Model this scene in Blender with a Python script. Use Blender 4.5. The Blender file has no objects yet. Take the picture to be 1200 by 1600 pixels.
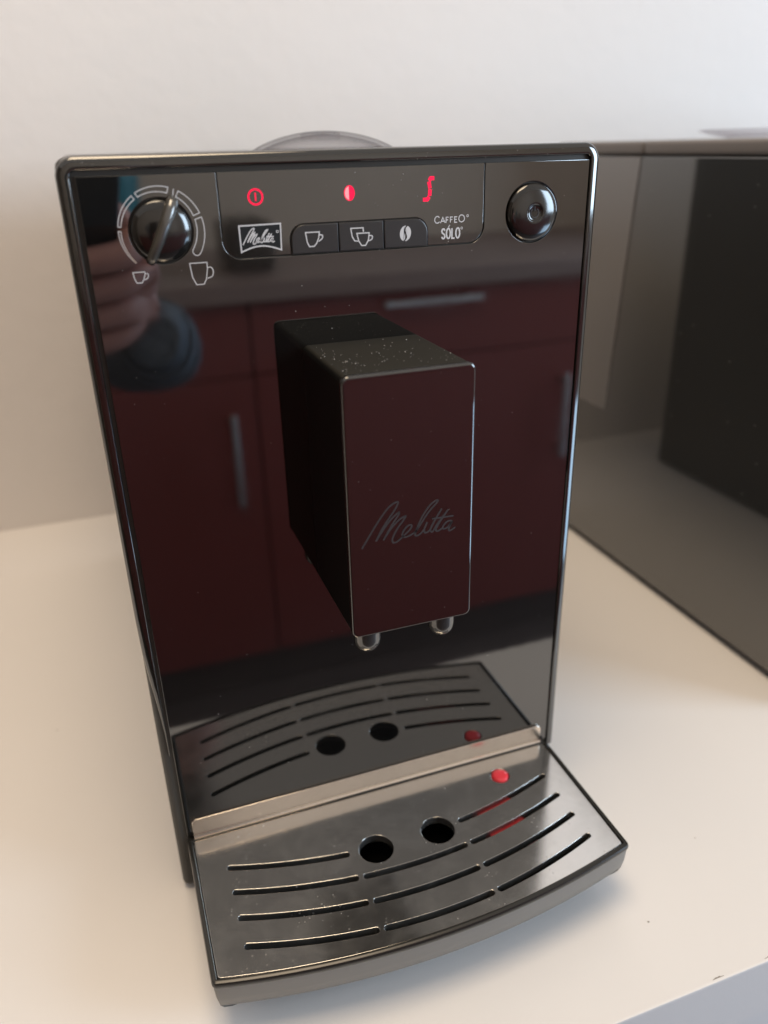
import bpy, bmesh, math, random
from mathutils import Vector, Matrix
random.seed(7)
sc = bpy.context.scene
COL = sc.collection
R = math.radians

# ---------------------------------------------------------------- camera
cam_d = bpy.data.cameras.new("camera")
cam = bpy.data.objects.new("camera", cam_d)
COL.objects.link(cam)
cam.location = (-0.0941, -0.29138, 0.32568)
cam.rotation_euler = (R(65.2673), R(1.3582), R(-19.7553))
cam_d.sensor_fit = 'VERTICAL'
cam_d.sensor_height = 36.0
cam_d.lens = 1244.06 / 1600 * 36.0
cam_d.clip_start = 0.004
cam_d.clip_end = 60
cam_d.dof.use_dof = True
cam_d.dof.focus_distance = 0.315
cam_d.dof.aperture_fstop = cam_d.lens / 4.2
sc.camera = cam

# ---------------------------------------------------------------- light
sc.view_settings.view_transform = 'Standard'
sc.view_settings.look = 'None'
sc.view_settings.exposure = 0.1
sc.view_settings.gamma = 1.0
sc.cycles.transparent_max_bounces = 32
world = bpy.data.worlds.new("World")
sc.world = world
world.use_nodes = True
world.node_tree.nodes["Background"].inputs["Color"].default_value = (1.0, 0.925, 0.865, 1)
world.node_tree.nodes["Background"].inputs["Strength"].default_value = 0.46


def area(name, loc, target, sx, sy, power, color):
    d = bpy.data.lights.new(name, 'AREA')
    d.shape = 'RECTANGLE'
    d.size, d.size_y = sx, sy
    d.energy = power
    d.color = color
    o = bpy.data.objects.new(name, d)
    COL.objects.link(o)
    o.location = loc
    o.rotation_euler = (Vector(target) - Vector(loc)).to_track_quat('-Z', 'Y').to_euler()
    return o


area("window_light", (1.75, -1.05, 0.70), (0.0, 0.15, 0.55), 0.9, 1.1, 35, (0.64, 0.82, 1.0))
area("door_pane_light", (1.75, -1.05, -0.62), (0.0, 0.15, -0.4), 0.9, 0.5, 7, (0.50, 0.74, 1.0))
area("ceiling_lamp", (-0.12, -0.08, 1.45), (-0.05, 0.05, 0.0), 0.6, 0.6, 10.5, (1.0, 0.79, 0.55))


# ---------------------------------------------------------------- materials
def nodes(name):
    m = bpy.data.materials.new(name)
    m.use_nodes = True
    nt = m.node_tree
    return m, nt, nt.nodes["Principled BSDF"]


def mat(name, col, rough=0.4, metal=0.0, ior=1.5, bump=0.0, bscale=200, rvar=0.0, cvar=0.0, vscale=12,
        coat=0.0, trans=0.0, emit=None, estr=0.0, bdist=0.0005):
    m, nt, p = nodes(name)
    p.inputs["Base Color"].default_value = (*col, 1)
    p.inputs["Roughness"].default_value = rough
    p.inputs["Metallic"].default_value = metal
    p.inputs["IOR"].default_value = ior
    p.inputs["Coat Weight"].default_value = coat
    p.inputs["Coat Roughness"].default_value = 0.03
    p.inputs["Transmission Weight"].default_value = trans
    if emit:
        p.inputs["Emission Color"].default_value = (*emit, 1)
        p.inputs["Emission Strength"].default_value = estr
    tc = nt.nodes.new("ShaderNodeTexCoord")
    if bump:
        n = nt.nodes.new("ShaderNodeTexNoise")
        n.inputs["Scale"].default_value = bscale
        n.inputs["Detail"].default_value = 4
        nt.links.new(tc.outputs["Object"], n.inputs["Vector"])
        b = nt.nodes.new("ShaderNodeBump")
        b.inputs["Strength"].default_value = bump
        b.inputs["Distance"].default_value = bdist
        nt.links.new(n.outputs["Fac"], b.inputs["Height"])
        nt.links.new(b.outputs["Normal"], p.inputs["Normal"])
    if rvar or cvar:
        n = nt.nodes.new("ShaderNodeTexNoise")
        n.inputs["Scale"].default_value = vscale
        n.inputs["Detail"].default_value = 6
        n.inputs["Roughness"].default_value = 0.65
        nt.links.new(tc.outputs["Object"], n.inputs["Vector"])
        if rvar:
            mr = nt.nodes.new("ShaderNodeMapRange")
            mr.inputs["From Min"].default_value = 0.3
            mr.inputs["From Max"].default_value = 0.7
            mr.inputs["To Min"].default_value = max(0.0, rough - rvar)
            mr.inputs["To Max"].default_value = rough + rvar
            nt.links.new(n.outputs["Fac"], mr.inputs["Value"])
            nt.links.new(mr.outputs["Result"], p.inputs["Roughness"])
        if cvar:
            mx = nt.nodes.new("ShaderNodeMix")
            mx.data_type = 'RGBA'
            nt.links.new(n.outputs["Fac"], mx.inputs["Factor"])
            mx.inputs["A"].default_value = (*[c * (1 - cvar) for c in col], 1)
            mx.inputs["B"].default_value = (*[min(1, c * (1 + cvar)) for c in col], 1)
            nt.links.new(mx.outputs["Result"], p.inputs["Base Color"])
    return m


def steel_mat():
    """Drip plate: dark mirror-like stainless steel with dried water spots and smears."""
    m, nt, p = nodes("stainless_steel")
    p.inputs["Metallic"].default_value = 1.0
    tc = nt.nodes.new("ShaderNodeTexCoord")
    n = nt.nodes.new("ShaderNodeTexNoise")
    n.inputs["Scale"].default_value = 28
    n.inputs["Detail"].default_value = 7
    n.inputs["Roughness"].default_value = 0.7
    nt.links.new(tc.outputs["Object"], n.inputs["Vector"])
    mr = nt.nodes.new("ShaderNodeMapRange")
    mr.inputs["From Min"].default_value = 0.38
    mr.inputs["From Max"].default_value = 0.72
    mr.inputs["To Min"].default_value = 0.10
    mr.inputs["To Max"].default_value = 0.22
    nt.links.new(n.outputs["Fac"], mr.inputs["Value"])
    v = nt.nodes.new("ShaderNodeTexVoronoi")
    v.inputs["Scale"].default_value = 420
    nt.links.new(tc.outputs["Object"], v.inputs["Vector"])
    lt = nt.nodes.new("ShaderNodeMath")
    lt.operation = 'LESS_THAN'
    lt.inputs[1].default_value = 0.16
    nt.links.new(v.outputs["Distance"], lt.inputs[0])
    n2 = nt.nodes.new("ShaderNodeTexNoise")
    n2.inputs["Scale"].default_value = 60
    n2.inputs["Detail"].default_value = 3
    nt.links.new(tc.outputs["Object"], n2.inputs["Vector"])
    gt = nt.nodes.new("ShaderNodeMath")
    gt.operation = 'GREATER_THAN'
    gt.inputs[1].default_value = 0.56
    nt.links.new(n2.outputs["Fac"], gt.inputs[0])
    ml = nt.nodes.new("ShaderNodeMath")
    ml.operation = 'MULTIPLY'
    nt.links.new(lt.outputs[0], ml.inputs[0])
    nt.links.new(gt.outputs[0], ml.inputs[1])
    ad = nt.nodes.new("ShaderNodeMath")
    ad.operation = 'MULTIPLY_ADD'
    ad.inputs[1].default_value = 0.10
    nt.links.new(ml.outputs[0], ad.inputs[0])
    nt.links.new(mr.outputs["Result"], ad.inputs[2])
    nt.links.new(ad.outputs[0], p.inputs["Roughness"])
    p.inputs["Base Color"].default_value = (0.70, 0.68, 0.65, 1)
    n3 = nt.nodes.new("ShaderNodeTexNoise")          # dried film, a thin pale haze in patches
    n3.inputs["Scale"].default_value = 45
    n3.inputs["Detail"].default_value = 9
    n3.inputs["Roughness"].default_value = 0.75
    n3.inputs["Distortion"].default_value = 1.2
    nt.links.new(tc.outputs["Object"], n3.inputs["Vector"])
    fm = nt.nodes.new("ShaderNodeMapRange")
    fm.inputs["From Min"].default_value = 0.45
    fm.inputs["From Max"].default_value = 0.75
    fm.inputs["To Min"].default_value = 0.95
    fm.inputs["To Max"].default_value = 0.88
    nt.links.new(n3.outputs["Fac"], fm.inputs["Value"])
    sp = nt.nodes.new("ShaderNodeMath")
    sp.operation = 'MULTIPLY_ADD'
    sp.inputs[1].default_value = -0.16
    nt.links.new(ml.outputs[0], sp.inputs[0])
    nt.links.new(fm.outputs["Result"], sp.inputs[2])
    nt.links.new(sp.outputs[0], p.inputs["Metallic"])
    b = nt.nodes.new("ShaderNodeBump")
    b.inputs["Strength"].default_value = 0.02
    b.inputs["Distance"].default_value = 0.0005
    nt.links.new(n2.outputs["Fac"], b.inputs["Height"])
    nt.links.new(b.outputs["Normal"], p.inputs["Normal"])
    return m


def clear_mat(edge=0.32):
    """Thin clear plastic: see-through face on, brighter and greyer edge on."""
    m = bpy.data.materials.new("clear_plastic")
    m.use_nodes = True
    nt = m.node_tree
    nt.nodes.remove(nt.nodes["Principled BSDF"])
    t = nt.nodes.new("ShaderNodeBsdfTransparent")
    t.inputs["Color"].default_value = (0.955, 0.95, 0.955, 1)
    g = nt.nodes.new("ShaderNodeBsdfGlossy")
    g.inputs["Color"].default_value = (edge, edge * 0.97, edge, 1)
    g.inputs["Roughness"].default_value = 0.08
    lw = nt.nodes.new("ShaderNodeLayerWeight")
    lw.inputs["Blend"].default_value = 0.5
    pw = nt.nodes.new("ShaderNodeMath")
    pw.operation = 'POWER'
    pw.inputs[1].default_value = 5
    nt.links.new(lw.outputs["Facing"], pw.inputs[0])
    f = nt.nodes.new("ShaderNodeMath")
    f.operation = 'MULTIPLY_ADD'
    f.inputs[1].default_value = 0.7
    f.inputs[2].default_value = 0.03
    nt.links.new(pw.outputs[0], f.inputs[0])
    mx = nt.nodes.new("ShaderNodeMixShader")
    nt.links.new(f.outputs[0], mx.inputs[0])
    nt.links.new(t.outputs[0], mx.inputs[1])
    nt.links.new(g.outputs[0], mx.inputs[2])
    nt.links.new(mx.outputs[0], nt.nodes["Material Output"].inputs["Surface"])
    return m


def dusty_toplit_mat():
    """Black spout plastic; upward faces painted paler for settled dust and light from above."""
    m = mat("dusty_toplit_plastic", (0.005, 0.005, 0.005), 0.4, ior=1.2)
    nt = m.node_tree
    p = nt.nodes["Principled BSDF"]
    g = nt.nodes.new("ShaderNodeNewGeometry")
    sx = nt.nodes.new("ShaderNodeSeparateXYZ")
    nt.links.new(g.outputs["True Normal"], sx.inputs[0])
    mr = nt.nodes.new("ShaderNodeMapRange")
    mr.inputs["From Min"].default_value = 0.6
    mr.inputs["From Max"].default_value = 0.95
    nt.links.new(sx.outputs["Z"], mr.inputs["Value"])
    mx = nt.nodes.new("ShaderNodeMix")
    mx.data_type = 'RGBA'
    mx.inputs["A"].default_value = (0.004, 0.004, 0.004, 1)
    mx.inputs["B"].default_value = (0.024, 0.023, 0.020, 1)  # tone of upward faces: dust plus top light put into the colour
    nt.links.new(mr.outputs["Result"], mx.inputs["Factor"])
    nt.links.new(mx.outputs["Result"], p.inputs["Base Color"])
    r2 = nt.nodes.new("ShaderNodeMapRange")
    r2.inputs["To Min"].default_value = 0.4
    r2.inputs["To Max"].default_value = 0.6
    nt.links.new(mr.outputs["Result"], r2.inputs["Value"])
    nt.links.new(r2.outputs["Result"], p.inputs["Roughness"])
    return m


def cloth_mat():
    """Jacket fabric with soft folds round the arm."""
    m = mat("blue_grey_fabric", (0.15, 0.185, 0.235), 0.9, cvar=0.3, vscale=20)
    nt = m.node_tree
    tc = nt.nodes.new("ShaderNodeTexCoord")
    w = nt.nodes.new("ShaderNodeTexWave")
    w.bands_direction = 'Y'
    w.inputs["Scale"].default_value = 14
    w.inputs["Distortion"].default_value = 3
    b = nt.nodes.new("ShaderNodeBump")
    b.inputs["Strength"].default_value = 1.0
    b.inputs["Distance"].default_value = 0.012
    nt.links.new(tc.outputs["Object"], w.inputs["Vector"])
    nt.links.new(w.outputs["Fac"], b.inputs["Height"])
    nt.links.new(b.outputs["Normal"], nt.nodes["Principled BSDF"].inputs["Normal"])
    return m


M = dict(
    wall=mat("painted_plaster", (0.80, 0.765, 0.75), 0.75, bump=0.3, bscale=70, cvar=0.02, vscale=3, bdist=0.002),
    counter=mat("white_laminate", (0.80, 0.775, 0.76), 0.32, bump=0.08, bscale=500, cvar=0.02, vscale=6, rvar=0.05),
    floor=mat("dark_floor", (0.105, 0.080, 0.075), 0.5, cvar=0.2, vscale=8),
    far_wall=mat("beige_backsplash", (0.84, 0.73, 0.62), 0.6, cvar=0.12, vscale=2.5),
    light_blocker=mat("brown_blocker", (0.20, 0.15, 0.11), 0.6, cvar=0.1, vscale=2),
    dark_box=mat("dark_brown_enamel", (0.09, 0.075, 0.065), 0.3),
    red=mat("dark_red_lacquer", (0.285, 0.066, 0.062), 0.35, cvar=0.08, vscale=2),
    worktop=mat("worktop", (0.36, 0.27, 0.25), 0.4, cvar=0.12, vscale=6),
    chrome=mat("brushed_handle", (0.75, 0.73, 0.72), 0.3, metal=1.0),
    gloss=mat("gloss_black_plastic", (0.006, 0.0055, 0.005), 0.035, ior=2.3, bump=0.02, bscale=18, rvar=0.035, vscale=25),
    frame=mat("gloss_black_frame", (0.010, 0.0095, 0.008), 0.07, ior=2.05),
    satin=mat("lightened_black_plastic", (0.20, 0.193, 0.180), 0.42, ior=1.65, bump=0.12, bscale=1500, bdist=0.0001, rvar=0.05, vscale=30),  # black tray plastic, greyed to carry the light its wall reflects
    body=mat("body_black_plastic", (0.035, 0.034, 0.031), 0.36, ior=1.5, bump=0.12, bscale=1500, bdist=0.0001),
    button=mat("button_plastic", (0.030, 0.028, 0.028), 0.3, ior=1.6),
    matte=dusty_toplit_mat(),
    dial=mat("gloss_black_knob", (0.012, 0.011, 0.010), 0.14, ior=1.8),
    grip=mat("grip_plastic", (0.07, 0.066, 0.06), 0.18, ior=2.0),
    nozzle=mat("nozzle_plastic", (0.035, 0.033, 0.031), 0.13, ior=2.1),
    gap=mat("dark_gap", (0.004, 0.004, 0.004), 0.7),
    steel=steel_mat(),
    lip=mat("steel_lip", (0.90, 0.80, 0.70), 0.22, metal=1.0, rvar=0.06, vscale=40),
    hole=mat("tray_inside", (0.003, 0.003, 0.003), 0.6, ior=1.02),
    rim=mat("tray_rim_plastic", (0.020, 0.019, 0.017), 0.25, bump=0.05, bscale=1200, bdist=0.0001),
    ink=mat("white_print", (0.72, 0.68, 0.66), 0.5),
    etch=mat("etched_lettering", (0.045, 0.038, 0.037), 0.45),
    redfloat=mat("red_plastic", (0.90, 0.05, 0.07), 0.4),
    led=mat("red_indicator", (0.4, 0.0, 0.02), 0.4, emit=(1.0, 0.0, 0.055), estr=1.0),
    ledhot=mat("red_indicator_core", (0.6, 0.2, 0.2), 0.4, emit=(1.0, 0.25, 0.28), estr=1.0),
    glass=clear_mat(), glassware=clear_mat(0.85),
    side_panel=mat("grey_side_panel", (0.125, 0.118, 0.120), 0.08, ior=2.3),
    appliance=mat("gloss_grey_side", (0.027, 0.028, 0.029), 0.05, ior=2.3, rvar=0.02, vscale=10),
    app_top=mat("grey_rim", (0.17, 0.158, 0.157), 0.4),
    dust=mat("dust", (0.62, 0.60, 0.58), 0.9),
    skin=mat("skin", (0.62, 0.34, 0.31), 0.5, cvar=0.1, vscale=40),
    sleeve=cloth_mat(),
    phone=mat("phone_black", (0.01, 0.01, 0.011), 0.15),
    teal=mat("teal_enamel", (0.03, 0.25, 0.32), 0.4),
    chip=mat("worn_edge", (0.30, 0.27, 0.24), 0.8),
)


# ---------------------------------------------------------------- helpers (all lengths in mm)
S = 0.001


def link(name, bm, m, parent=None, smooth=35, kind=None):
    me = bpy.data.meshes.new(name)
    bmesh.ops.recalc_face_normals(bm, faces=bm.faces[:])
    for f in bm.faces:
        f.smooth = smooth > 0
    if smooth > 0:
        lim = R(smooth)
        for e in bm.edges:
            if len(e.link_faces) == 2:
                if e.calc_face_angle(3.2) > lim:
                    e.smooth = False
    bm.to_mesh(me)
    bm.free()
    me.materials.append(M[m] if isinstance(m, str) else m)
    o = bpy.data.objects.new(name, me)
    COL.objects.link(o)
    if parent:
        o.parent = parent
    if kind:
        o["kind"] = kind
    if smooth == 35:                       # bevelled boxes: keep the big faces optically flat
        wn = o.modifiers.new("weighted_normals", 'WEIGHTED_NORMAL')
        wn.keep_sharp = True
        wn.weight = 100
    return o


def thing(name, label, cat, loc=(0, 0, 0)):
    o = bpy.data.objects.new(name, None)
    o.empty_display_size = 0.05
    COL.objects.link(o)
    o.location = loc
    o["label"] = label
    o["category"] = cat
    return o


def box(bm, x0, x1, y0, y1, z0, z1, bev=0.0, seg=3):
    r = bmesh.ops.create_cube(bm, size=1)
    vs = r["verts"]
    for v in vs:
        v.co = Vector(((x0 + x1) / 2 + v.co.x * (x1 - x0), (y0 + y1) / 2 + v.co.y * (y1 - y0), (z0 + z1) / 2 + v.co.z * (z1 - z0))) * S
    if bev:
        es = set()
        for v in vs:
            es.update(v.link_edges)
        bmesh.ops.bevel(bm, geom=list(es), offset=bev * S, segments=seg, affect='EDGES', profile=0.5, clamp_overlap=True)


def area2(p):
    return sum(p[i - 1][0] * p[i][1] - p[i][0] * p[i - 1][1] for i in range(len(p))) / 2


def offset(poly, d, closed=True):
    """Move every vertex of a CCW outline inward by d (mitred). d may be a list."""
    n = len(poly)
    out = []
    for i in range(n):
        a, b, c = poly[(i - 1) % n], poly[i], poly[(i + 1) % n]
        if not closed and i == 0:
            a = (2 * b[0] - c[0], 2 * b[1] - c[1])
        if not closed and i == n - 1:
            c = (2 * b[0] - a[0], 2 * b[1] - a[1])
        e1 = Vector((b[0] - a[0], b[1] - a[1])).normalized()
        e2 = Vector((c[0] - b[0], c[1] - b[1])).normalized()
        n1, n2 = Vector((-e1.y, e1.x)), Vector((-e2.y, e2.x))
        m = n1 + n2
        m = m / max(0.3, (1 + n1.dot(n2)))
        dd = d[i] if isinstance(d, (list, tuple)) else d
        out.append((b[0] + m.x * dd, b[1] + m.y * dd))
    return out


def rounded(pts, rad, seg=6):
    """Round the corners of an outline; rad is one radius or one for each corner."""
    n = len(pts)
    out = []
    for i in range(n):
        r = rad[i] if isinstance(rad, (list, tuple)) else rad
        a, b, c = Vector(pts[i - 1]), Vector(pts[i]), Vector(pts[(i + 1) % n])
        if r <= 0:
            out.append(tuple(b))
            continue
        u, w = (a - b).normalized(), (c - b).normalized()
        ang = u.angle(w)
        t = r / math.tan(ang / 2)
        p0, p1 = b + u * t, b + w * t
        cen = b + (u + w).normalized() * (r / math.sin(ang / 2))
        a0 = math.atan2(p0.y - cen.y, p0.x - cen.x)
        a1 = math.atan2(p1.y - cen.y, p1.x - cen.x)
        da = (a1 - a0 + math.pi) % (2 * math.pi) - math.pi
        for k in range(seg + 1):
            t_ = a0 + da * k / seg
            out.append((cen.x + r * math.cos(t_), cen.y + r * math.sin(t_)))
    return out


XZ = lambda p, d: Vector((p[0], d, p[1])) * S      # outline seen from the front, d = depth (y)
XY = lambda p, d: Vector((p[0], p[1], d)) * S      # outline seen from above, d = height (z)


def plate(bm, outline, d_front, d_back, bev, to3=XZ, holes=(), seg=4, front_dir=-1, back=True):
    """A solid slab with a bevelled front edge; holes get the same small bevel and inner walls."""
    if area2(outline) < 0:
        outline = outline[::-1]
    loops = [(outline, 1)] + [(h if area2(h) > 0 else h[::-1], -1) for h in holes]
    front_edges = []
    back_edges = []
    for lp, sgn in loops:
        rings = []
        for k in range(seg + 1):
            t = k / seg * math.pi / 2
            off = bev * (1 - math.sin(t)) * sgn
            dep = d_front - front_dir * bev * (1 - math.cos(t))
            rings.append((offset(lp, off), dep))
        rings.append((lp, d_back))
        vr = [[bm.verts.new(to3(p, dep)) for p in ring] for ring, dep in rings]
        n = len(lp)
        for a, b in zip(vr[:-1], vr[1:]):
            for i in range(n):
                bm.faces.new((a[i], a[(i + 1) % n], b[(i + 1) % n], b[i]))
        for i in range(n):
            front_edges.append(bm.edges.get((vr[0][i], vr[0][(i + 1) % n])))
            back_edges.append(bm.edges.get((vr[-1][i], vr[-1][(i + 1) % n])))
    up = to3((0, 0), front_dir) - to3((0, 0), 0)
    bmesh.ops.triangle_fill(bm, use_beauty=True, use_dissolve=False, edges=front_edges, normal=up)
    for e in front_edges:
        e.smooth = False
    if back:
        bmesh.ops.triangle_fill(bm, use_beauty=True, use_dissolve=False, edges=back_edges, normal=up)


def link_plate(name, bm, m, parent, kind=None):
    """Like link(), but keeps the flat front face free of bent shading."""
    me = bpy.data.meshes.new(name)
    bmesh.ops.recalc_face_normals(bm, faces=bm.faces[:])
    for f in bm.faces:
        f.smooth = True
    for e in bm.edges:
        if len(e.link_faces) == 2 and e.calc_face_angle(3.2) > R(35):
            e.smooth = False
    bm.to_mesh(me)
    bm.free()
    me.materials.append(M[m])
    o = bpy.data.objects.new(name, me)
    COL.objects.link(o)
    o.parent = parent
    wn = o.modifiers.new("weighted_normals", 'WEIGHTED_NORMAL')
    wn.keep_sharp = True
    wn.weight = 100
    if kind:
        o["kind"] = kind
    return o


LAY = [0]


def ribbon(bm, pts, w, d, to3=XZ, closed=False, step=0.002):
    """A flat printed stroke of width w along pts (mm), a hair in front of the one before."""
    LAY[0] += 1
    d = d - step * (LAY[0] % 12)
    if closed and (Vector(pts[0]) - Vector(pts[-1])).length < 1e-6:
        pts = pts[:-1]
    if closed:
        if area2(pts) < 0:
            pts = pts[::-1]
        a, b = offset(pts, -w / 2), offset(pts, w / 2)
    else:
        a, b = offset(pts, -w / 2, False), offset(pts, w / 2, False)
    va = [bm.verts.new(to3(p, d)) for p in a]
    vb = [bm.verts.new(to3(p, d)) for p in b]
    n = len(pts)
    for i in range(n if closed else n - 1):
        j = (i + 1) % n
        bm.faces.new((va[i], va[j], vb[j], vb[i]))


def smooth_line(pts, sub=4):
    """Catmull-Rom through the points."""
    out = []
    n = len(pts)
    for i in range(n - 1):
        p0, p1, p2, p3 = [Vector(pts[max(0, min(n - 1, i + k))]) for k in (-1, 0, 1, 2)]
        for s in range(sub):
            t = s / sub
            q = 0.5 * ((2 * p1) + (p2 - p0) * t + (2 * p0 - 5 * p1 + 4 * p2 - p3) * t * t + (3 * p1 - p0 - 3 * p2 + p3) * t ** 3)
            out.append((q.x, q.y))
    out.append(tuple(pts[-1]))
    return out


def fill(bm, pts, d, to3=XZ):
    f = bm.faces.new([bm.verts.new(to3(p, d)) for p in pts])
    bmesh.ops.triangulate(bm, faces=[f])


def circle(cx, cy, r, n=32, a0=0, a1=360, ry=None):
    ry = ry or r
    full = abs(a1 - a0) >= 360
    m = n if full else n + 1
    return [(cx + r * math.cos(R(a0 + (a1 - a0) * k / n)), cy + ry * math.sin(R(a0 + (a1 - a0) * k / n))) for k in range(m)]


def lathe(bm, cx, cz, prof, n=48, axis='y', cy=0.0):
    """Revolve prof [(radius, depth)] about an axis through (cx, cz) along y, or (cx, cy) along z."""
    rings = []
    for r, d in prof:
        ring = []
        for k in range(n):
            a = 2 * math.pi * k / n
            if axis == 'y':
                ring.append(bm.verts.new(Vector((cx + r * math.cos(a), d, cz + r * math.sin(a))) * S))
            else:
                ring.append(bm.verts.new(Vector((cx + r * math.cos(a), cy + r * math.sin(a), d)) * S))
        rings.append(ring)
    for a, b in zip(rings[:-1], rings[1:]):
        for i in range(n):
            bm.faces.new((a[i], a[(i + 1) % n], b[(i + 1) % n], b[i]))
    for ring in (rings[0], rings[-1]):
        bm.faces.new(ring)


# ---------------------------------------------------------------- the setting
bm = bmesh.new()
box(bm, -2200, 2200, 478, 520, -900, 1500)
link("wall", bm, "wall", kind="structure", smooth=0)
bm = bmesh.new()
box(bm, -1800, 1500, -126.5, 477.8, -38, 0, bev=1.2, seg=2)
ct = link("countertop", bm, "counter", kind="structure")
bm = bmesh.new()
box(bm, -2200, 2200, -2300, 478, -950, -900)
link("floor", bm, "floor", kind="structure", smooth=0)
bm = bmesh.new()
box(bm, -2200, 2600, -2010, -1960, -900, 1500)
link("opposite_wall", bm, "far_wall", kind="structure", smooth=0)
bm = bmesh.new()
box(bm, -1850, -1800, -1959, 477.5, -899, 1499)
link("side_blocker", bm, "light_blocker", kind="structure", smooth=0)  # unseen dark slab, added to cut the ambient light from the left
# chipped laminate along the countertop's front edge
bm = bmesh.new()
for x, w in ((150, 9), (163, 4), (196, 12), (222, 44), (255, 14), (109, 6), (137, 7), (300, 30)):
    pts = []
    for k in range(9):
        t = k / 8
        pts.append((x + (t - .5) * w, -125.0 + .7 * math.sin(math.pi * t) * random.uniform(.3, 1)))
    fill(bm, [(x - w / 2, -125.1)] + pts + [(x + w / 2, -125.1)], 0.05, XY)
link("worn_edge_chip", bm, "chip", parent=ct, smooth=0, kind="stuff")
bm = bmesh.new()
for x, y, r in ((98, -92, .5), (-190, 40, .5), (-160, 150, .4), (-240, 120, .4), (150, -60, .3)):
    lathe(bm, x, 0, [(r, 0.02), (r * .6, .25)], 8, 'z', y)
link("crumb", bm, "chip", parent=ct, kind="stuff")

bc = thing("base_cabinet", "pale grey base cabinet just showing below the front edge of the white countertop", "cabinet", (0, -0.1, -0.9))
bm = bmesh.new()
box(bm, -1780, 1480, 20, 570, 0.5, 861)
link("carcass", bm, "counter", bc, smooth=0)
for x0 in range(-1780, 1480, 815):
    bm = bmesh.new()
    box(bm, x0 + 2, x0 + 813, 0, 19.5, 80, 858, bev=1.5)
    link("cabinet_door", bm, "counter", bc)

# ---------------------------------------------------------------- the coffee machine
cm = thing("coffee_machine", "glossy black fully automatic coffee machine with a drip tray on the white countertop", "coffee machine")

# body: satin black box behind the front
bm = bmesh.new()
box(bm, -99.6, 99.6, 1.0, 386, 2, 324.4, bev=3.0)
link("body", bm, "body", cm)

# front frame: rounded bead round the top and both sides of the panel, thinning out low down
zlow = 84.0
path = []
for z in (zlow, 95, 108, 122, 138, 155, 200, 250, 300, 318.5):
    path.append((-100.0, z))
path += [(p[0], p[1]) for p in circle(-93.5, 318.5, 6.5, 8, 180, 90)][1:]
path += [(x, 325.0) for x in (-60, -20, 20, 60)]
path += [(p[0], p[1]) for p in circle(93.5, 318.5, 6.5, 8, 90, 0)]
for z in (300, 250, 200, 155, 138, 122, 108, 95, 80, 60, 44, 30):
    path.append((100.0, z))


def frame_scale(p):
    if p[0] < 0 and p[1] < 150:
        t = (p[1] - zlow) / (150 - zlow)
        return 0.12 + 0.88 * (3 * t * t - 2 * t ** 3)
    return 1.0


prof = [(0, 9), (0, 1.7), (.12, 1.0), (.45, .35), (1.0, -.2), (1.7, -.5), (3.0, -.72), (3.75, -.76), (4.05, -.65), (4.25, -.3), (4.3, .2), (4.3, 5)]
W = 4.3
bm = bmesh.new()
rows = []
for o_, y_ in prof:
    dl = [-(W - (W - o_) * frame_scale(p)) for p in path]
    rows.append([bm.verts.new(XZ(q, y_)) for q in offset(path, dl, False)])
for a, b in zip(rows[:-1], rows[1:]):
    for i in range(len(path) - 1):
        bm.faces.new((a[i], a[i + 1], b[i + 1], b[i]))
bm.faces.new([r[0] for r in rows])
bm.faces.new([r[-1] for r in rows])
link("front_frame", bm, "frame", cm, smooth=50)

# backing seen in the joints
bm = bmesh.new()
box(bm, -96, 97, 1.6, 6, 6, 321)
link("joint_backing", bm, "gap", cm, smooth=0)

# main glossy panel with a notch at the top for the control panel
cpL, cpR, cpB = -49.2, 50.2, 291.0
T = 318.9
outline = [(-94.3, 34), (95.5, 34), (95.5, T)] + [(cpR + .35, T)]
notch = rounded([(cpR + .35, T + 20), (cpR + .35, cpB - .45), (cpL - .35, cpB - .45), (cpL - .35, T + 20)], [0, 6.4, 6.4, 0], 8)[1:-1]
outline += notch + [(cpL - .35, T), (-94.3, T)]
dial_c = (-69.6, 301.2)
knob_c = (71.0, 300.6)
bm = bmesh.new()
plate(bm, outline, 0.0, 1.5, 0.26, holes=[circle(*dial_c, 10.6, 64), circle(*knob_c, 11.2, 64)])
panel = link_plate("front_panel", bm, "gloss", cm)

# control panel plate, itself notched for the three buttons
bL, bR_, bT = -25.3, 27.0, 300.8
cout = [(cpL, T)]
cout += rounded([(cpL, T), (cpL, cpB), (0, cpB)], [0, 6.0, 0], 8)[1:-1]
cout += [(bL - .3, cpB)]
cout += rounded([(bL - .3, cpB), (bL - .3, bT + .3), (0, bT + .3)], [0, 5.2, 0], 8)[1:-1]
cout += rounded([(0, bT + .3), (bR_ + .3, bT + .3), (bR_ + .3, cpB)], [0, 5.2, 0], 8)[1:-1]
cout += [(bR_ + .3, cpB)]
cout += rounded([(bR_, cpB), (cpR, cpB), (cpR, T)], [0, 6.0, 0], 8)[1:-1]
cout += [(cpR, T)]
bm = bmesh.new()
plate(bm, cout, 0.15, 1.5, 0.16)
control = link_plate("control_panel", bm, "gloss", cm)

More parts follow.
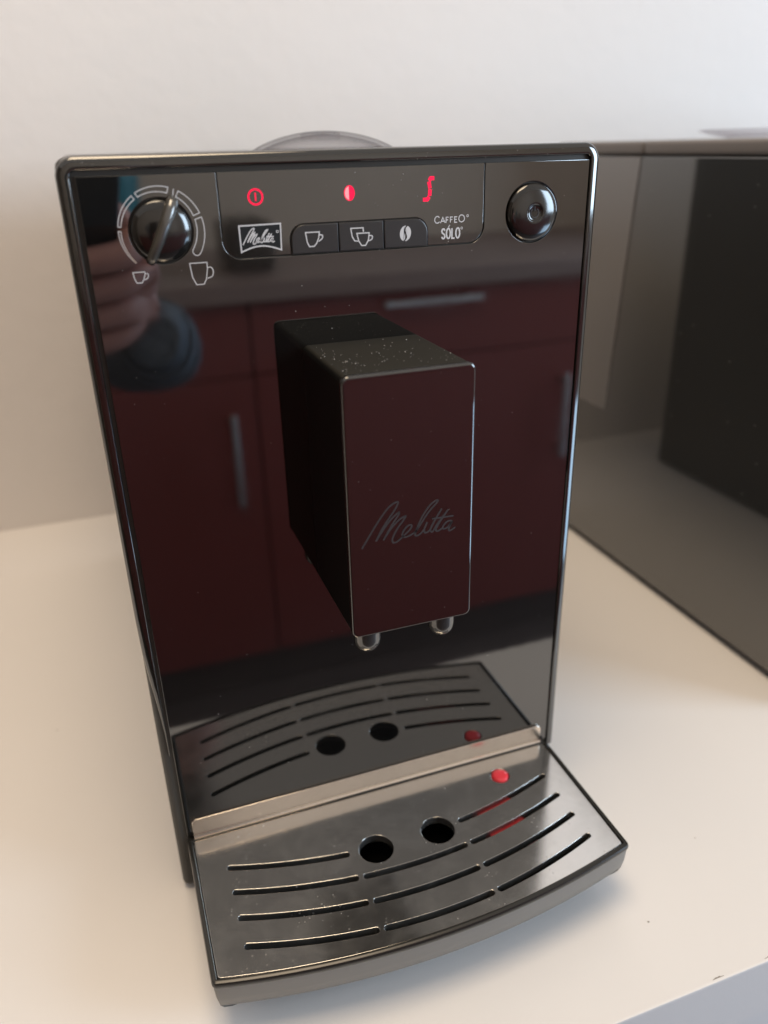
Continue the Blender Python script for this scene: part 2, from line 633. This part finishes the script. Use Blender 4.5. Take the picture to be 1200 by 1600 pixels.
# three brew buttons
cells = [(bL, -7.85), (-7.55, 9.5), (9.8, bR_)]
btns = []
for i, (x0, x1) in enumerate(cells):
    rad = [0, 0, 5.0 if i == 2 else 0, 5.0 if i == 0 else 0]
    o_ = rounded([(x0, cpB - .1), (x1, cpB - .1), (x1, bT), (x0, bT)], rad, 8)
    bm = bmesh.new()
    plate(bm, o_, -0.55, 1.5, 0.4)
    b = link_plate("brew_button", bm, "button", cm)
    b["label"] = ["brew button printed with one cup", "brew button printed with two cups", "strength button printed with a coffee bean"][i]
    btns.append(b)
yb = -0.56
bm = bmesh.new()
ribbon(bm, [(-20.03, 298.11), (-14.92, 298.11), (-15.3, 296.0), (-16.2, 294.2), (-17.1, 293.3), (-18.85, 293.3), (-19.6, 294.9)], .42, yb, closed=True)
ribbon(bm, smooth_line([(-14.9, 297.1), (-13.9, 296.9), (-13.95, 295.9), (-15.35, 294.9)], 5), .42, yb)
link("cup_symbol", bm, "ink", btns[0], smooth=0)
bm = bmesh.new()
ribbon(bm, [(-.51, 294.1), (-1.82, 294.3), (-2.69, 295.86), (-3.13, 298.63), (1.6, 298.63), (1.64, 297.25)], .42, yb)
ribbon(bm, [(-.87, 296.8), (3.85, 296.8), (3.48, 294.3), (2.37, 292.5), (.85, 292.5), (-.27, 294.2)], .42, yb, closed=True)
ribbon(bm, smooth_line([(3.9, 295.85), (5.0, 295.6), (4.8, 294.5), (3.4, 293.95)], 5), .42, yb)
link("cups_symbol", bm, "ink", btns[1], smooth=0)


def bean_halves(bm, cx, cz, rx, rz, d, gap=.28, tilt=-12, n=14):
    """Coffee bean: two halves either side of an S-shaped crease."""
    ct_, st = math.cos(R(tilt)), math.sin(R(tilt))
    rot = lambda x, z: (cx + x * ct_ - z * st, cz + x * st + z * ct_)
    for sgn in (-1, 1):
        crease, arc = [], []
        for k in range(n + 1):
            t = -1 + 2 * k / n
            crease.append(rot(.28 * rx * math.sin(t * math.pi) * -1 + sgn * gap, t * rz * .96))
        for k in range(1, n):
            a = R(90 - 180 * k / n)
            arc.append(rot(sgn * (rx * math.cos(a) + gap * .2), rz * math.sin(a)))
        fill(bm, crease + arc, d)


bm = bmesh.new()
bean_halves(bm, 18.05, 295.8, 2.15, 2.75, yb - .02)
link("bean_symbol", bm, "ink", btns[2], smooth=0)

# indicator lights
yi = 0.13


def led(name_label, build, m="led"):
    bm_ = bmesh.new()
    build(bm_)
    o = link("indicator_light", bm_, m, control, smooth=0)
    o["label"] = name_label
    return o


def power_led(b_):
    ribbon(b_, circle(-36.74, 310.6, 2.45, 32), .62, yi, closed=True)
    ribbon(b_, [(-36.74, 309.3), (-36.74, 312.0)], .5, yi)


led("lit red power symbol", power_led)
led("lit red coffee bean symbol", lambda b_: fill(b_, circle(-2.9, 310.5, 2.0, 28, ry=2.6), yi))
bm = bmesh.new()
fill(bm, [(-3.1, 308.2)] + circle(-3.1, 310.5, 1.5, 12, 258, 102, ry=2.15) + [(-3.1, 312.8)], yi - .03)
link("light_core", bm, "ledhot", control, smooth=0)
led("lit red descaling symbol shaped like an S", lambda b_: [ribbon(b_, q, 1.35, yi) for q in (
    [(29.9, 314.3), (28.4, 314.3), (27.9, 313.5)], [(27.75, 313.2), (28.2, 310.9)], [(28.2, 310.6), (28.05, 308.3)], [(27.9, 308.0), (27.1, 307.1), (25.4, 307.1)])])

# brand badge: outlined plate with an arched lower edge and script lettering
MEL = [[(-19.31, 195.35), (-16.53, 199.55), (-13.34, 204.27), (-9.57, 209.06), (-7.1, 210.93), (-5.26, 211.24), (-5.91, 209.47), (-7.17, 207.59), (-10.95, 202.56), (-13.95, 197.33)],
       [(-13.74, 197.51), (-11.82, 200.37), (-8.87, 204.09), (-6.79, 206.04), (-4.92, 207.19), (-5.57, 205.61), (-7.67, 202.8), (-11.09, 197.21)],
       [(-10.87, 197.6), (-8.96, 200.26), (-6.85, 202.65), (-4.76, 204.4), (-2.48, 205.27), (-3.54, 203.54), (-5.65, 200.93), (-7.58, 197.4), (-7.41, 195.63), (-5.74, 195.74), (-3.21, 197.65), (-0.89, 199.6), (-0.16, 201.2), (-1.49, 201.36), (-3.18, 199.82), (-3.83, 197.99), (-2.8, 196.92), (-0.49, 197.44), (1.41, 198.52), (3.53, 201.38), (6.49, 205.37), (9.86, 208.83), (9.22, 209.37), (6.7, 207.68), (3.96, 203.89), (1.84, 199.53), (1.19, 196.82), (3.09, 197.11), (4.79, 198.98), (5.85, 201.39)],
       [(5.85, 201.39), (4.71, 198.77), (5.0, 197.28), (6.7, 197.83), (8.61, 201.1), (11.57, 205.76)],
       [(11.57, 205.76), (8.4, 200.92), (7.13, 198.1), (7.98, 197.15), (9.9, 199.99), (14.14, 205.0)],
       [(14.14, 205.0), (10.54, 200.09), (9.27, 197.7), (10.13, 197.01), (11.84, 197.88)],
       [(7.76, 202.34), (12.02, 202.22), (16.32, 202.1)],
       [(15.7, 200.11), (13.97, 200.34), (12.26, 198.81), (12.14, 197.6), (13.78, 197.74), (15.7, 199.8), (14.44, 197.4), (14.88, 196.3), (17.04, 197.35)]]
bm = bmesh.new()
arch = [(-43.5 + 14.75 * k / 12, 292.4 + 1.85 * math.sin(math.pi * k / 12)) for k in range(13)]
badge_out = [(-43.65, 301.7)] + arch + [(-28.45, 301.85)]
fill(bm, badge_out, 0.125)
bo = link("brand_badge", bm, "gap", control, smooth=0)
bm = bmesh.new()
LAY[0] = 0
ribbon(bm, offset(badge_out, .25), .5, 0.11, closed=True)
for st in MEL:
    ribbon(bm, smooth_line([((x - 17.0) * .312 - 31.2, (z - 195.35) * .33 + 295.2) for x, z in st], 3), .40, 0.11)
ribbon(bm, circle(-30.0, 299.0, .4, 10), .22, .11, closed=True)
link("badge_lettering", bm, "ink", control, smooth=0)

# product name in small strokes
GL = {
    'C': [[(.88, .80), (.62, .98), (.32, .95), (.06, .70), (.04, .35), (.28, .05), (.62, .02), (.90, .20)]],
    'A': [[(0, 0), (.46, 1), (.92, 0)], [(.17, .33), (.76, .33)]],
    'F': [[(.08, 0), (.08, 1), (.66, 1)], [(.08, .53), (.56, .53)]],
    'E': [[(.68, 0), (.08, 0), (.08, 1), (.66, 1)], [(.08, .53), (.56, .53)]],
    'O': [[(.5 + .46 * math.cos(R(a)), .5 + .5 * math.sin(R(a))) for a in range(0, 361, 24)]],
    'S': [[(.86, .80), (.62, .97), (.30, .95), (.12, .76), (.24, .58), (.70, .42), (.88, .22), (.66, .03), (.32, .03), (.10, .20)]],
    'L': [[(.1, 1), (.1, 0), (.75, 0)]],
    'o': [[(.5 + .36 * math.cos(R(a)), .5 + .5 * math.sin(R(a))) for a in range(0, 361, 24)]],
}
bm = bmesh.new()
yl = 0.12


def word(glyphs, x, z, wl):
    for g, h, w, adv in glyphs:
        for st in GL[g]:
            q = [(x + px * w, z + pz * h) for px, pz in st]
            ribbon(bm, q, wl, yl)
        x += adv


word([('C', 2.5, 2.3, 2.45), ('A', 1.95, 2.1, 2.15), ('F', 1.95, 1.8, 1.75), ('F', 1.95, 1.8, 1.75), ('E', 1.95, 1.8, 1.75), ('O', 2.5, 2.6, 2.7)], 30.0, 298.6, .34)
ribbon(bm, circle(43.6, 300.7, .38, 10), .2, yl, closed=True)
word([('S', 3.6, 1.75, 2.05), ('O', 3.6, 1.75, 2.2), ('L', 3.6, 1.7, 1.7), ('O', 3.6, 1.75, 2.0)], 32.8, 292.95, .58)
ribbon(bm, [(35.7, 297.0), (36.3, 297.75)], .3, yl)
ribbon(bm, circle(41.25, 296.4, .38, 10), .2, yl, closed=True)
link("product_lettering", bm, "ink", control, smooth=0)

# strength dial: domed knob with a raised grip bar, printed scale round it
bm = bmesh.new()
lathe(bm, *dial_c, [(10.1, 4), (10.1, .3), (9.9, -.5), (9.3, -1.1), (7.8, -1.8), (5.6, -2.4), (3.0, -2.75), (.6, -2.85)], 64)
dial = link("strength_dial", bm, "dial", cm, smooth=60)
bm = bmesh.new()
gx = Vector((math.sin(R(27)), math.cos(R(27))))       # along the bar
gn = Vector((gx.y, -gx.x))
secs = []
for s_, w_, y_ in ((-11.6, .7, -1.6), (-11.2, 1.1, -3.4), (-9.5, 1.35, -5.2), (-4, 1.5, -6.6), (2, 1.6, -6.9), (7, 1.7, -6.2), (10.2, 1.7, -4.6), (11.4, 1.4, -3.0), (11.9, .9, -1.4)):
    c_ = Vector(dial_c) + gx * s_
    ring = []
    for u_, yy in ((-1.25, min(-.3, y_ * .3)), (-1.0, y_ * .75), (-.6, y_ * .97), (0, y_), (.6, y_ * .97), (1.0, y_ * .75), (1.25, min(-.3, y_ * .3))):
        q = c_ + gn * (u_ * w_)
        ring.append(bm.verts.new(Vector((q.x, yy, q.y)) * S))
    secs.append(ring)
for a, b in zip(secs[:-1], secs[1:]):
    for i in range(len(a) - 1):
        bm.faces.new((a[i], a[i + 1], b[i + 1], b[i]))
bm.faces.new(secs[0])
bm.faces.new(secs[-1])
link("grip_bar", bm, "grip", dial, smooth=60)
yp = -0.02
bm = bmesh.new()
LAY[0] = 0


def scale_seg(a0, a1, first=False, last=False):
    f = lambda a: (225 - a) / (225 + 33)
    wid = lambda a: .25 + 2.5 * f(a) ** .85
    n = 12
    mid = 13.2
    ro = lambda a: 13.7 + .75 * f(a)
    outer = [(dial_c[0] + ro(a) * math.cos(R(a)), dial_c[1] + ro(a) * math.sin(R(a))) for a in [a0 + (a1 - a0) * k / n for k in range(n + 1)]]
    inner = [(dial_c[0] + (ro(a) - wid(a)) * math.cos(R(a)), dial_c[1] + (ro(a) - wid(a)) * math.sin(R(a))) for a in [a1 + (a0 - a1) * k / n for k in range(n + 1)]]
    pts = outer + inner
    if last:
        c_ = ((outer[-1][0] + inner[0][0]) / 2, (outer[-1][1] + inner[0][1]) / 2)
        r_ = wid(a1) / 2
        pts = outer[:-1] + circle(*c_, r_, 8, a1, a1 - 180) + inner[1:]
    ribbon(bm, pts, .30, yp, closed=True)


for a0, a1, l_ in ((225, 177.5, 0), (171.5, 125.5, 0), (119.5, 74, 0), (60, 21.5, 0), (15.5, -33, 1)):
    scale_seg(a0, a1, last=bool(l_))
ribbon(bm, [(-63.9, 314.2), (-64.4, 312.2)], .3, yp)
link("strength_scale", bm, "ink", panel, smooth=0)
bm = bmesh.new()
ribbon(bm, [(-80.77, 288.5), (-76.93, 288.5), (-76.8, 287.9), (-77.5, 286.0), (-78.2, 285.0), (-79.9, 285.0), (-80.45, 286.3)], .33, yp, closed=True)
ribbon(bm, smooth_line([(-76.75, 287.95), (-75.85, 287.75), (-76.1, 286.5), (-77.2, 285.9)], 5), .33, yp)
link("small_cup_mark", bm, "ink", panel, smooth=0)
bm = bmesh.new()
ribbon(bm, [(-61.57, 290.25), (-55.66, 290.25), (-55.75, 288.0), (-56.5, 284.6), (-57.45, 283.0), (-60.0, 283.0), (-61.15, 285.6)], .33, yp, closed=True)
ribbon(bm, smooth_line([(-55.57, 288.5), (-54.4, 288.5), (-53.8, 287.2), (-54.35, 285.5), (-56.1, 284.9)], 5), .33, yp)
link("large_cup_mark", bm, "ink", panel, smooth=0)

# round power knob on the right: shallow dome with a dished centre
bm = bmesh.new()
lathe(bm, *knob_c, [(10.7, 4), (10.7, -.2), (10.45, -.9), (9.6, -1.6), (8.0, -2.2), (6.0, -2.6), (4.2, -2.8), (3.5, -2.85), (3.25, -2.75), (3.0, -2.35), (2.2, -2.15), (1.0, -2.1), (.3, -2.1)], 64)
knob = link("power_button", bm, "dial", cm, smooth=60)
bm = bmesh.new()
ribbon(bm, circle(*knob_c, 1.7, 24, 125, 415), .3, -2.3)
ribbon(bm, [(knob_c[0], knob_c[1] + .6), (knob_c[0], knob_c[1] + 2.3)], .3, -2.35)
link("power_symbol", bm, "etch", knob, smooth=0)

# coffee spout
SPX, SPD, SZ0, SZ1 = 24.0, -50.6, 158.2, 258.2
bm = bmesh.new()
o_ = rounded([(-SPX, SZ0), (SPX, SZ0), (SPX, SZ1), (-SPX, SZ1)], 2.6, 6)
plate(bm, offset(o_, .25), SPD + 2.6, -.05, .3)
spout = link_plate("coffee_spout", bm, "matte", cm)
bm = bmesh.new()
plate(bm, o_, SPD, SPD + 2.5, .8, seg=5)
cover = link_plate("spout_cover", bm, "gloss", spout)
bm = bmesh.new()
LAY[0] = 0
for st in MEL:
    ribbon(bm, smooth_line(st, 4), .66, SPD - .012, step=.004)
link("spout_lettering", bm, "etch", spout, smooth=0)
for nx in (-14.8, 16.8):
    bm = bmesh.new()
    lathe(bm, nx, 0, [(5.3, SZ0 + 3), (5.3, SZ0 - 8.5), (5.0, SZ0 - 10.6), (4.2, SZ0 - 12.2), (3.3, SZ0 - 13.2), (2.6, SZ0 - 13.4), (2.2, SZ0 - 12.6), (2.1, SZ0 + 2)], 32, 'z', -38.5)
    nz = link("nozzle", bm, "nozzle", spout, smooth=50)

# drip tray: bowed front, dark inside, steel plate with slots on top
PZ = 33.2
PX = 92.0


def bow(x, y_corner, y_mid, xe):
    return y_mid + (y_corner - y_mid) * (x / xe) ** 2


def tray_outline(xe, yb_, yc, ym, rad, z_steps=24):
    pts = [(-xe, yb_)]
    fr = [(-xe + 2 * xe * k / z_steps, bow(-xe + 2 * xe * k / z_steps, yc, ym, xe)) for k in range(z_steps + 1)]
    core = [(-xe, yb_)] + fr + [(xe, yb_)]
    rads = [0] * len(core)
    rads[1] = rads[-2] = rad
    return rounded(core, rads, 5)


# tray wall
outer = tray_outline(94.8, -.8, -76.6, -88.3, 2.2)
if area2(outer) < 0:
    outer = outer[::-1]
n = len(outer)
prof_t = [(2.4, PZ - 1.2), (2.4, PZ + .55), (2.0, PZ + .95), (1.2, PZ + 1.0), (.35, PZ + .6), (0, PZ - .4), (.1, PZ - 1.6), (.5, PZ - 2.4), (1.0, 24), (2.0, 18.5), (3.4, 16.4), (6.5, 15.2), (20, 15)]
bm = bmesh.new()
def band(bm_, profile, cap):
    rows_ = []
    for o_, z_ in profile:
        q = offset(outer, o_)
        q = [(a, min(b, -.8)) if outer[i][1] > -.9 else (a, b) for i, (a, b) in enumerate(q)]
        rows_.append([bm_.verts.new(XY(p, z_)) for p in q])
    for a, b in zip(rows_[:-1], rows_[1:]):
        for i in range(n):
            bm_.faces.new((a[i], a[(i + 1) % n], b[(i + 1) % n], b[i]))
    if cap:
        bm_.faces.new(rows_[-1])


band(bm, prof_t[7:], True)
tray = link("drip_tray", bm, "satin", cm, smooth=40)
bm = bmesh.new()
band(bm, prof_t[:8] + [(1.2, PZ - 2.7)], False)
link("tray_rim", bm, "rim", tray, smooth=40)

# dark basin below the plate
bm = bmesh.new()
fill(bm, offset(outer, 3.2), PZ - 14, XY)
link("tray_basin", bm, "hole", tray, smooth=0)


def slot(x0, x1, yfun, hw=1.5, n_=14):
    up_, lo = [], []
    for k in range(n_ + 1):
        x = x0 + (x1 - x0) * k / n_
        up_.append((x, yfun(x) + hw))
        lo.append((x, yfun(x) - hw))
    cap_r = circle(x1, yfun(x1), hw, 6, 90, -90)[1:-1]
    cap_l = circle(x0, yfun(x0), hw, 6, 270, 90)[1:-1]
    return up_ + cap_r + lo[::-1] + cap_l


def arc_y(ym):
    return lambda x: ym + 0.00212 * (x - .8) ** 2


holes = []
for k, ym in enumerate((-37.3, -51.0, -64.4, -78.3)):
    f = arc_y(ym)
    holes.append(slot(-78.5, -27.6, f))
    holes.append(slot(29.2, 80.0, f))
    if k:
        holes.append(slot(-22.8, 24.6, f))
for hx in (-13.9, 16.6):
    holes.append(circle(hx, -37.2, 8.0, 40))
FL = (60.0, -16.0)
holes.append(circle(*FL, 4.9, 28))
bm = bmesh.new()
pl_out = tray_outline(PX, -3.0, -74.3, -85.9, 1.2)
plate(bm, pl_out, PZ + .35, PZ - 3.6, .13, to3=XY, holes=holes, seg=3, front_dir=1, back=False)
dp = link_plate("drip_plate", bm, "steel", tray)
# upright back edge of the plate, with a bent foot
bm = bmesh.new()
lipo = rounded([(-91.4, PZ + .6), (91.4, PZ + .6), (91.4, 44.6), (-91.4, 44.6)], [0, 0, 2.6, 2.0], 6)
plate(bm, lipo, -1.2, -.3, .25)
bm2rows = []
for t in range(7):
    a = R(90 * t / 6)
    bm2rows.append((-1.22 - 2.2 * (1 - math.sin(a)), PZ + .42 + 2.2 * (1 - math.cos(a))))
vv = [[bm.verts.new(Vector((x, y_, z_)) * S) for x in (-91.3, 91.3)] for y_, z_ in bm2rows]
for a, b in zip(vv[:-1], vv[1:]):
    bm.faces.new((a[0], a[1], b[1], b[0]))
link_plate("upright_edge", bm, "lip", tray)
# red float seen in its hole and through the slots
bm = bmesh.new()
lathe(bm, FL[0], 0, [(4.15, PZ - 6), (4.15, PZ + .5), (3.8, PZ + .95), (2.6, PZ + 1.15), (.3, PZ + 1.2)], 28, 'z', FL[1])
box(bm, 42, 62, -52, -12, PZ - 10.5, PZ - 6, bev=.6)
fo = link("level_float", bm, "redfloat", tray, smooth=45)
fo["label"] = "bright red water level float"

# transparent lid of the bean container on top
bm = bmesh.new()
cx_, cy_, Rl = 30.5, 150, 37.0
pro = []
for k in range(13):
    t = k / 12
    pro.append((Rl * (1 - t) + .5 * t, 324.6 + 8.6 * (1 - (1 - t) ** 2) ** .9))
inn = [(max(.4, r - 1.6), z_ - 1.5) for r, z_ in pro[1:]][::-1]
lathe(bm, cx_, 0, [(Rl, 324.5)] + pro + inn + [(Rl - 2.0, 324.5)], 64, 'z', cy_)
lid = link("bean_lid", bm, "glass", cm, smooth=60)
bm = bmesh.new()
lathe(bm, cx_, 0, [(10, 329), (10, 332), (8, 332.6), (.5, 332.6)], 32, 'z', cy_ + 4)
link("lid_boss", bm, "glass", cm, smooth=50)

# dust specks lying on the machine
bm = bmesh.new()


def speck(x, y, z, r):
    m_ = Matrix.Translation(Vector((x, y, z)) * S) @ Matrix.Diagonal((r * S * random.uniform(.5, 1.3), r * S * random.uniform(.5, 1.3), r * S * random.uniform(.5, 1.3), 1))
    bmesh.ops.create_icosphere(bm, subdivisions=0 if False else 1, radius=1, matrix=m_)


for _ in range(90):      # spout top
    speck(random.uniform(-23, 23), random.triangular(-50, -1, -40), SZ1 + .1, random.choice((.07, .09, .12, .17)))
for _ in range(110):     # panel and control strip
    speck(random.uniform(-93, 93), -.03, random.uniform(60, 318), random.choice((.06, .08, .08, .11, .15)))
for _ in range(30):
    speck(random.triangular(-15, 40, 5), -.03, random.uniform(286, 318), random.choice((.07, .1, .13)))
for _ in range(26):      # spout face
    speck(random.uniform(-23, 23), SPD - .03, random.uniform(160, 256), random.choice((.05, .07, .1)))
for _ in range(55):     # drip plate
    x = random.uniform(-88, 88)
    y = random.uniform(-70, -6)
    speck(x, y, PZ + .4, random.choice((.04, .05, .08, .12)))
for _ in range(12):
    speck(random.uniform(-95, 95), -1.65, random.uniform(320.5, 323), .12)
link("dust", bm, "dust", cm, smooth=60, kind="stuff")

# ---------------------------------------------------------------- neighbour at the right
ap = thing("kitchen_appliance", "large box-shaped kitchen appliance with a glossy dark grey side at the right edge", "kitchen appliance", (0.52, 0.13, 0))
AX, AY = 520, 130
bm = bmesh.new()
box(bm, 281 - AX, 760 - AX, -4 - AY, 332 - AY, 6, 314.6, bev=1.2)
link("body", bm, "appliance", ap)
bm = bmesh.new()
box(bm, 280.4 - AX, 761 - AX, -5 - AY, 219 - AY, 315.1, 324.3, bev=2.5, seg=3)
link("top_rim", bm, "app_top", ap)
bm = bmesh.new()
box(bm, 280.4 - AX, 761 - AX, 219.8 - AY, 333 - AY, 315.1, 324.3, bev=2.5, seg=3)
link("top_rim", bm, "app_top", ap)
bm = bmesh.new()
pts = rounded([(220.8, 314.2), (328, 314.2), (328, 126.5), (235.5, 126.3)], [0, 0, 0, 3], 4)
plate(bm, [(y - AY, z) for y, z in pts], 280.3 - AX, 281.2 - AX, .4, to3=lambda p, d: Vector((d, p[0], p[1])) * S)
link_plate("side_panel", bm, "side_panel", ap)
for fx in (300, 740):
    for fy in (20, 310):
        bm = bmesh.new()
        lathe(bm, fx - AX, 0, [(9, 0.05), (9, 7)], 20, 'z', fy - AY)
        link("foot", bm, "gap", ap)
bm = bmesh.new()
for _ in range(26):
    y, z = random.uniform(40, 210), random.uniform(60, 300)
    m_ = Matrix.Translation(Vector((280.9 - AX, y - AY, z)) * S) @ Matrix.Diagonal((.1 * S, .25 * S, .25 * S, 1))
    bmesh.ops.create_icosphere(bm, subdivisions=1, radius=1, matrix=m_)
link("dust", bm, "dust", ap, kind="stuff")

# clear dish on the appliance
dish = thing("glass_dish", "clear glass dish lying on top of the dark appliance at the right edge", "dish", (0.388, 0.2, 0.3244))
bm = bmesh.new()
lathe(bm, 0, 0, [(40, .1), (54, 2.6), (60, 4.6), (61, 5.6), (59.5, 5.9), (57.5, 5.0), (50, 3.4), (38, 1.4)], 64, 'z', 0)
link("bowl", bm, "glassware", dish, smooth=50)

# ---------------------------------------------------------------- kitchen behind the camera, seen mirrored in the gloss
kc = thing("base_cabinet_row", "row of dark red kitchen base cabinets mirrored in the glossy front", "cabinet", (0.6, -1.65, -0.9))


def kobj(name, m, x0, x1, y0, y1, z0, z1, bev, parent):
    b_ = bmesh.new()
    box(b_, x0 - 600, x1 - 600, y0 + 1650, y1 + 1650, z0 + 900, z1 + 900, bev)
    return link(name, b_, m, parent)


YF = -1350
kobj("carcass", "gap", -1000, 2200, -1955, YF - 22, -800, 44, 0, kc)
kobj("plinth", "floor", -1000, 2200, -1955, YF - 24, -899, -799, 0, kc)
kobj("worktop", "worktop", -1010, 2210, -1958, YF + 22, 45, 84, 3, kc)
for x0, x1 in ((-1000, -403), (-400, 192), (195, 992), (995, 1592), (1595, 2200)):
    d_ = kobj("drawer_front", "red", x0 + 2, x1, YF - 20, YF, -106, 41, 2, kc)
    c_ = (x0 + x1) / 2
    hb = bmesh.new()
    box(hb, c_ - 115 - 600, c_ + 115 - 600, YF + 24 + 1650, YF + 36 + 1650, 12 + 900, 25 + 900, 3)
    for q in (-95, 95):
        box(hb, c_ + q - 5 - 600, c_ + q + 5 - 600, YF + 1650, YF + 26 + 1650, 14 + 900, 23 + 900)
    link("handle", hb, "chrome", d_)
    d_ = kobj("cabinet_door", "red", x0 + 2, x1, YF - 20, YF, -796, -110, 2, kc)
    hx = x1 - 55 if x0 < 900 else x0 + 60
    hb = bmesh.new()
    box(hb, hx - 7 - 600, hx + 7 - 600, YF + 24 + 1650, YF + 36 + 1650, -390 + 900, -180 + 900, 3)
    for q in (-372, -198):
        box(hb, hx - 5 - 600, hx + 5 - 600, YF + 1650, YF + 26 + 1650, q - 5 + 900, q + 5 + 900)
    link("handle", hb, "chrome", d_)
tin = thing("storage_tin", "teal storage tin on the opposite worktop, seen mirrored in the front panel", "tin", (-0.028, -1.6, 0.0842))
bm = bmesh.new()
lathe(bm, 0, 0, [(55, 0), (58, 3), (58, 190), (55, 194)], 40, 'z', 0)
link("can", bm, "teal", tin)
bm = bmesh.new()
lathe(bm, 0, 0, [(60, 180), (60, 200), (56, 206), (1, 207)], 40, 'z', 0)
link("lid", bm, "teal", tin)
dark_box = thing("dark_box", "small dark box guessed from a blurred shape on the opposite worktop, seen mirrored in the control panel", "dark_box", (0.235, -1.55, 0.0842))  # unidentified dark shape, built as a guessed box
bm = bmesh.new()
box(bm, -52, 52, -90, 90, 4, 104, 16, 4)
link("shell", bm, "dark_box", dark_box)
bm = bmesh.new()
box(bm, -28, -10, -65, 65, 103, 105)
box(bm, 10, 28, -65, 65, 103, 105)
link("top_strip", bm, "gap", dark_box)  # dark strips made up for the box top, no openings known

# ---------------------------------------------------------------- photographer's phone, hand and arm (mirrored in the panel)
camM = cam.rotation_euler.to_matrix()
right, up, back = camM.col[0], camM.col[1], camM.col[2]
C0 = Vector(cam.location)
ph = thing("phone", "black phone held upright in front of the machine, mirrored in the front panel", "phone", C0 + back * 0.007 - up * 0.058)
bm = bmesh.new()
box(bm, -36, 36, -77, 77, -4, 4, 4, 3)
bmesh.ops.transform(bm, matrix=camM.to_4x4(), verts=bm.verts[:])
link("phone_case", bm, "phone", ph)

pe = thing("person", "hand and blue-grey sleeve of the person holding the phone, mirrored in the panel", "person", (-0.05, -0.33, 0.2))


def skinned(name, verts, edges, radii, m, parent, sub=2, root=0):
    me = bpy.data.meshes.new(name)
    me.from_pydata([Vector(v) - Vector(pe.location) for v in verts], edges, [])
    me.materials.append(M[m])
    o = bpy.data.objects.new(name, me)
    COL.objects.link(o)
    o.parent = parent
    sk = o.modifiers.new("skin", 'SKIN')
    sk.use_smooth_shade = True
    me.skin_vertices.new() if not me.skin_vertices else None
    for v, r in zip(me.skin_vertices[0].data, radii):
        v.radius = (r, r)
    me.skin_vertices[0].data[root].use_root = True
    ss = o.modifiers.new("subdivision", 'SUBSURF')
    ss.levels = ss.render_levels = sub
    return o


P = lambda r_, u_, b_: tuple(C0 + right * r_ + up * u_ + back * b_)   # camera-hand coordinates in metres
vs, es, rs = [], [], []


def chain(pts, radii, start=None):
    prev = start
    for p, r in zip(pts, radii):
        vs.append(p)
        rs.append(r)
        if prev is not None:
            es.append((prev, len(vs) - 1))
        prev = len(vs) - 1
    return prev


wrist = chain([P(.052, -.160, .035)], [.026])
palm = chain([P(.050, -.125, .022), P(.050, -.090, .016)], [.027, .023], wrist)
for k, (u_, ln) in enumerate(((-.066, .92), (-.089, 1.0), (-.112, .97), (-.134, .80))):
    chain([P(.050, u_, .004), P(.038, u_ - .002, -.007), P(.038 - .026 * ln, u_ - .004, -.0095), P(.038 - .05 * ln, u_ - .006, -.007)], [.0120, .0112, .0105, .009],
          palm if k < 2 else palm - 1)
chain([P(.045, -.062, .030), P(.028, -.045, .024), P(.010, -.036, .021)], [.013, .011, .009], palm)
skinned("hand", vs, es, rs, "skin", pe)
vs, es, rs = [], [], []
chain([P(.052, -.148, .035), (-.050, -.372, .190), (-.048, -.42, .172), (-.047, -.47, .155), (-.065, -.54, .142), (-.13, -.60, .19), (-.27, -.68, .36)],
      [.028, .034, .0385, .041, .046, .052, .07])
skinned("sleeve", vs, es, rs, "sleeve", pe, root=3)
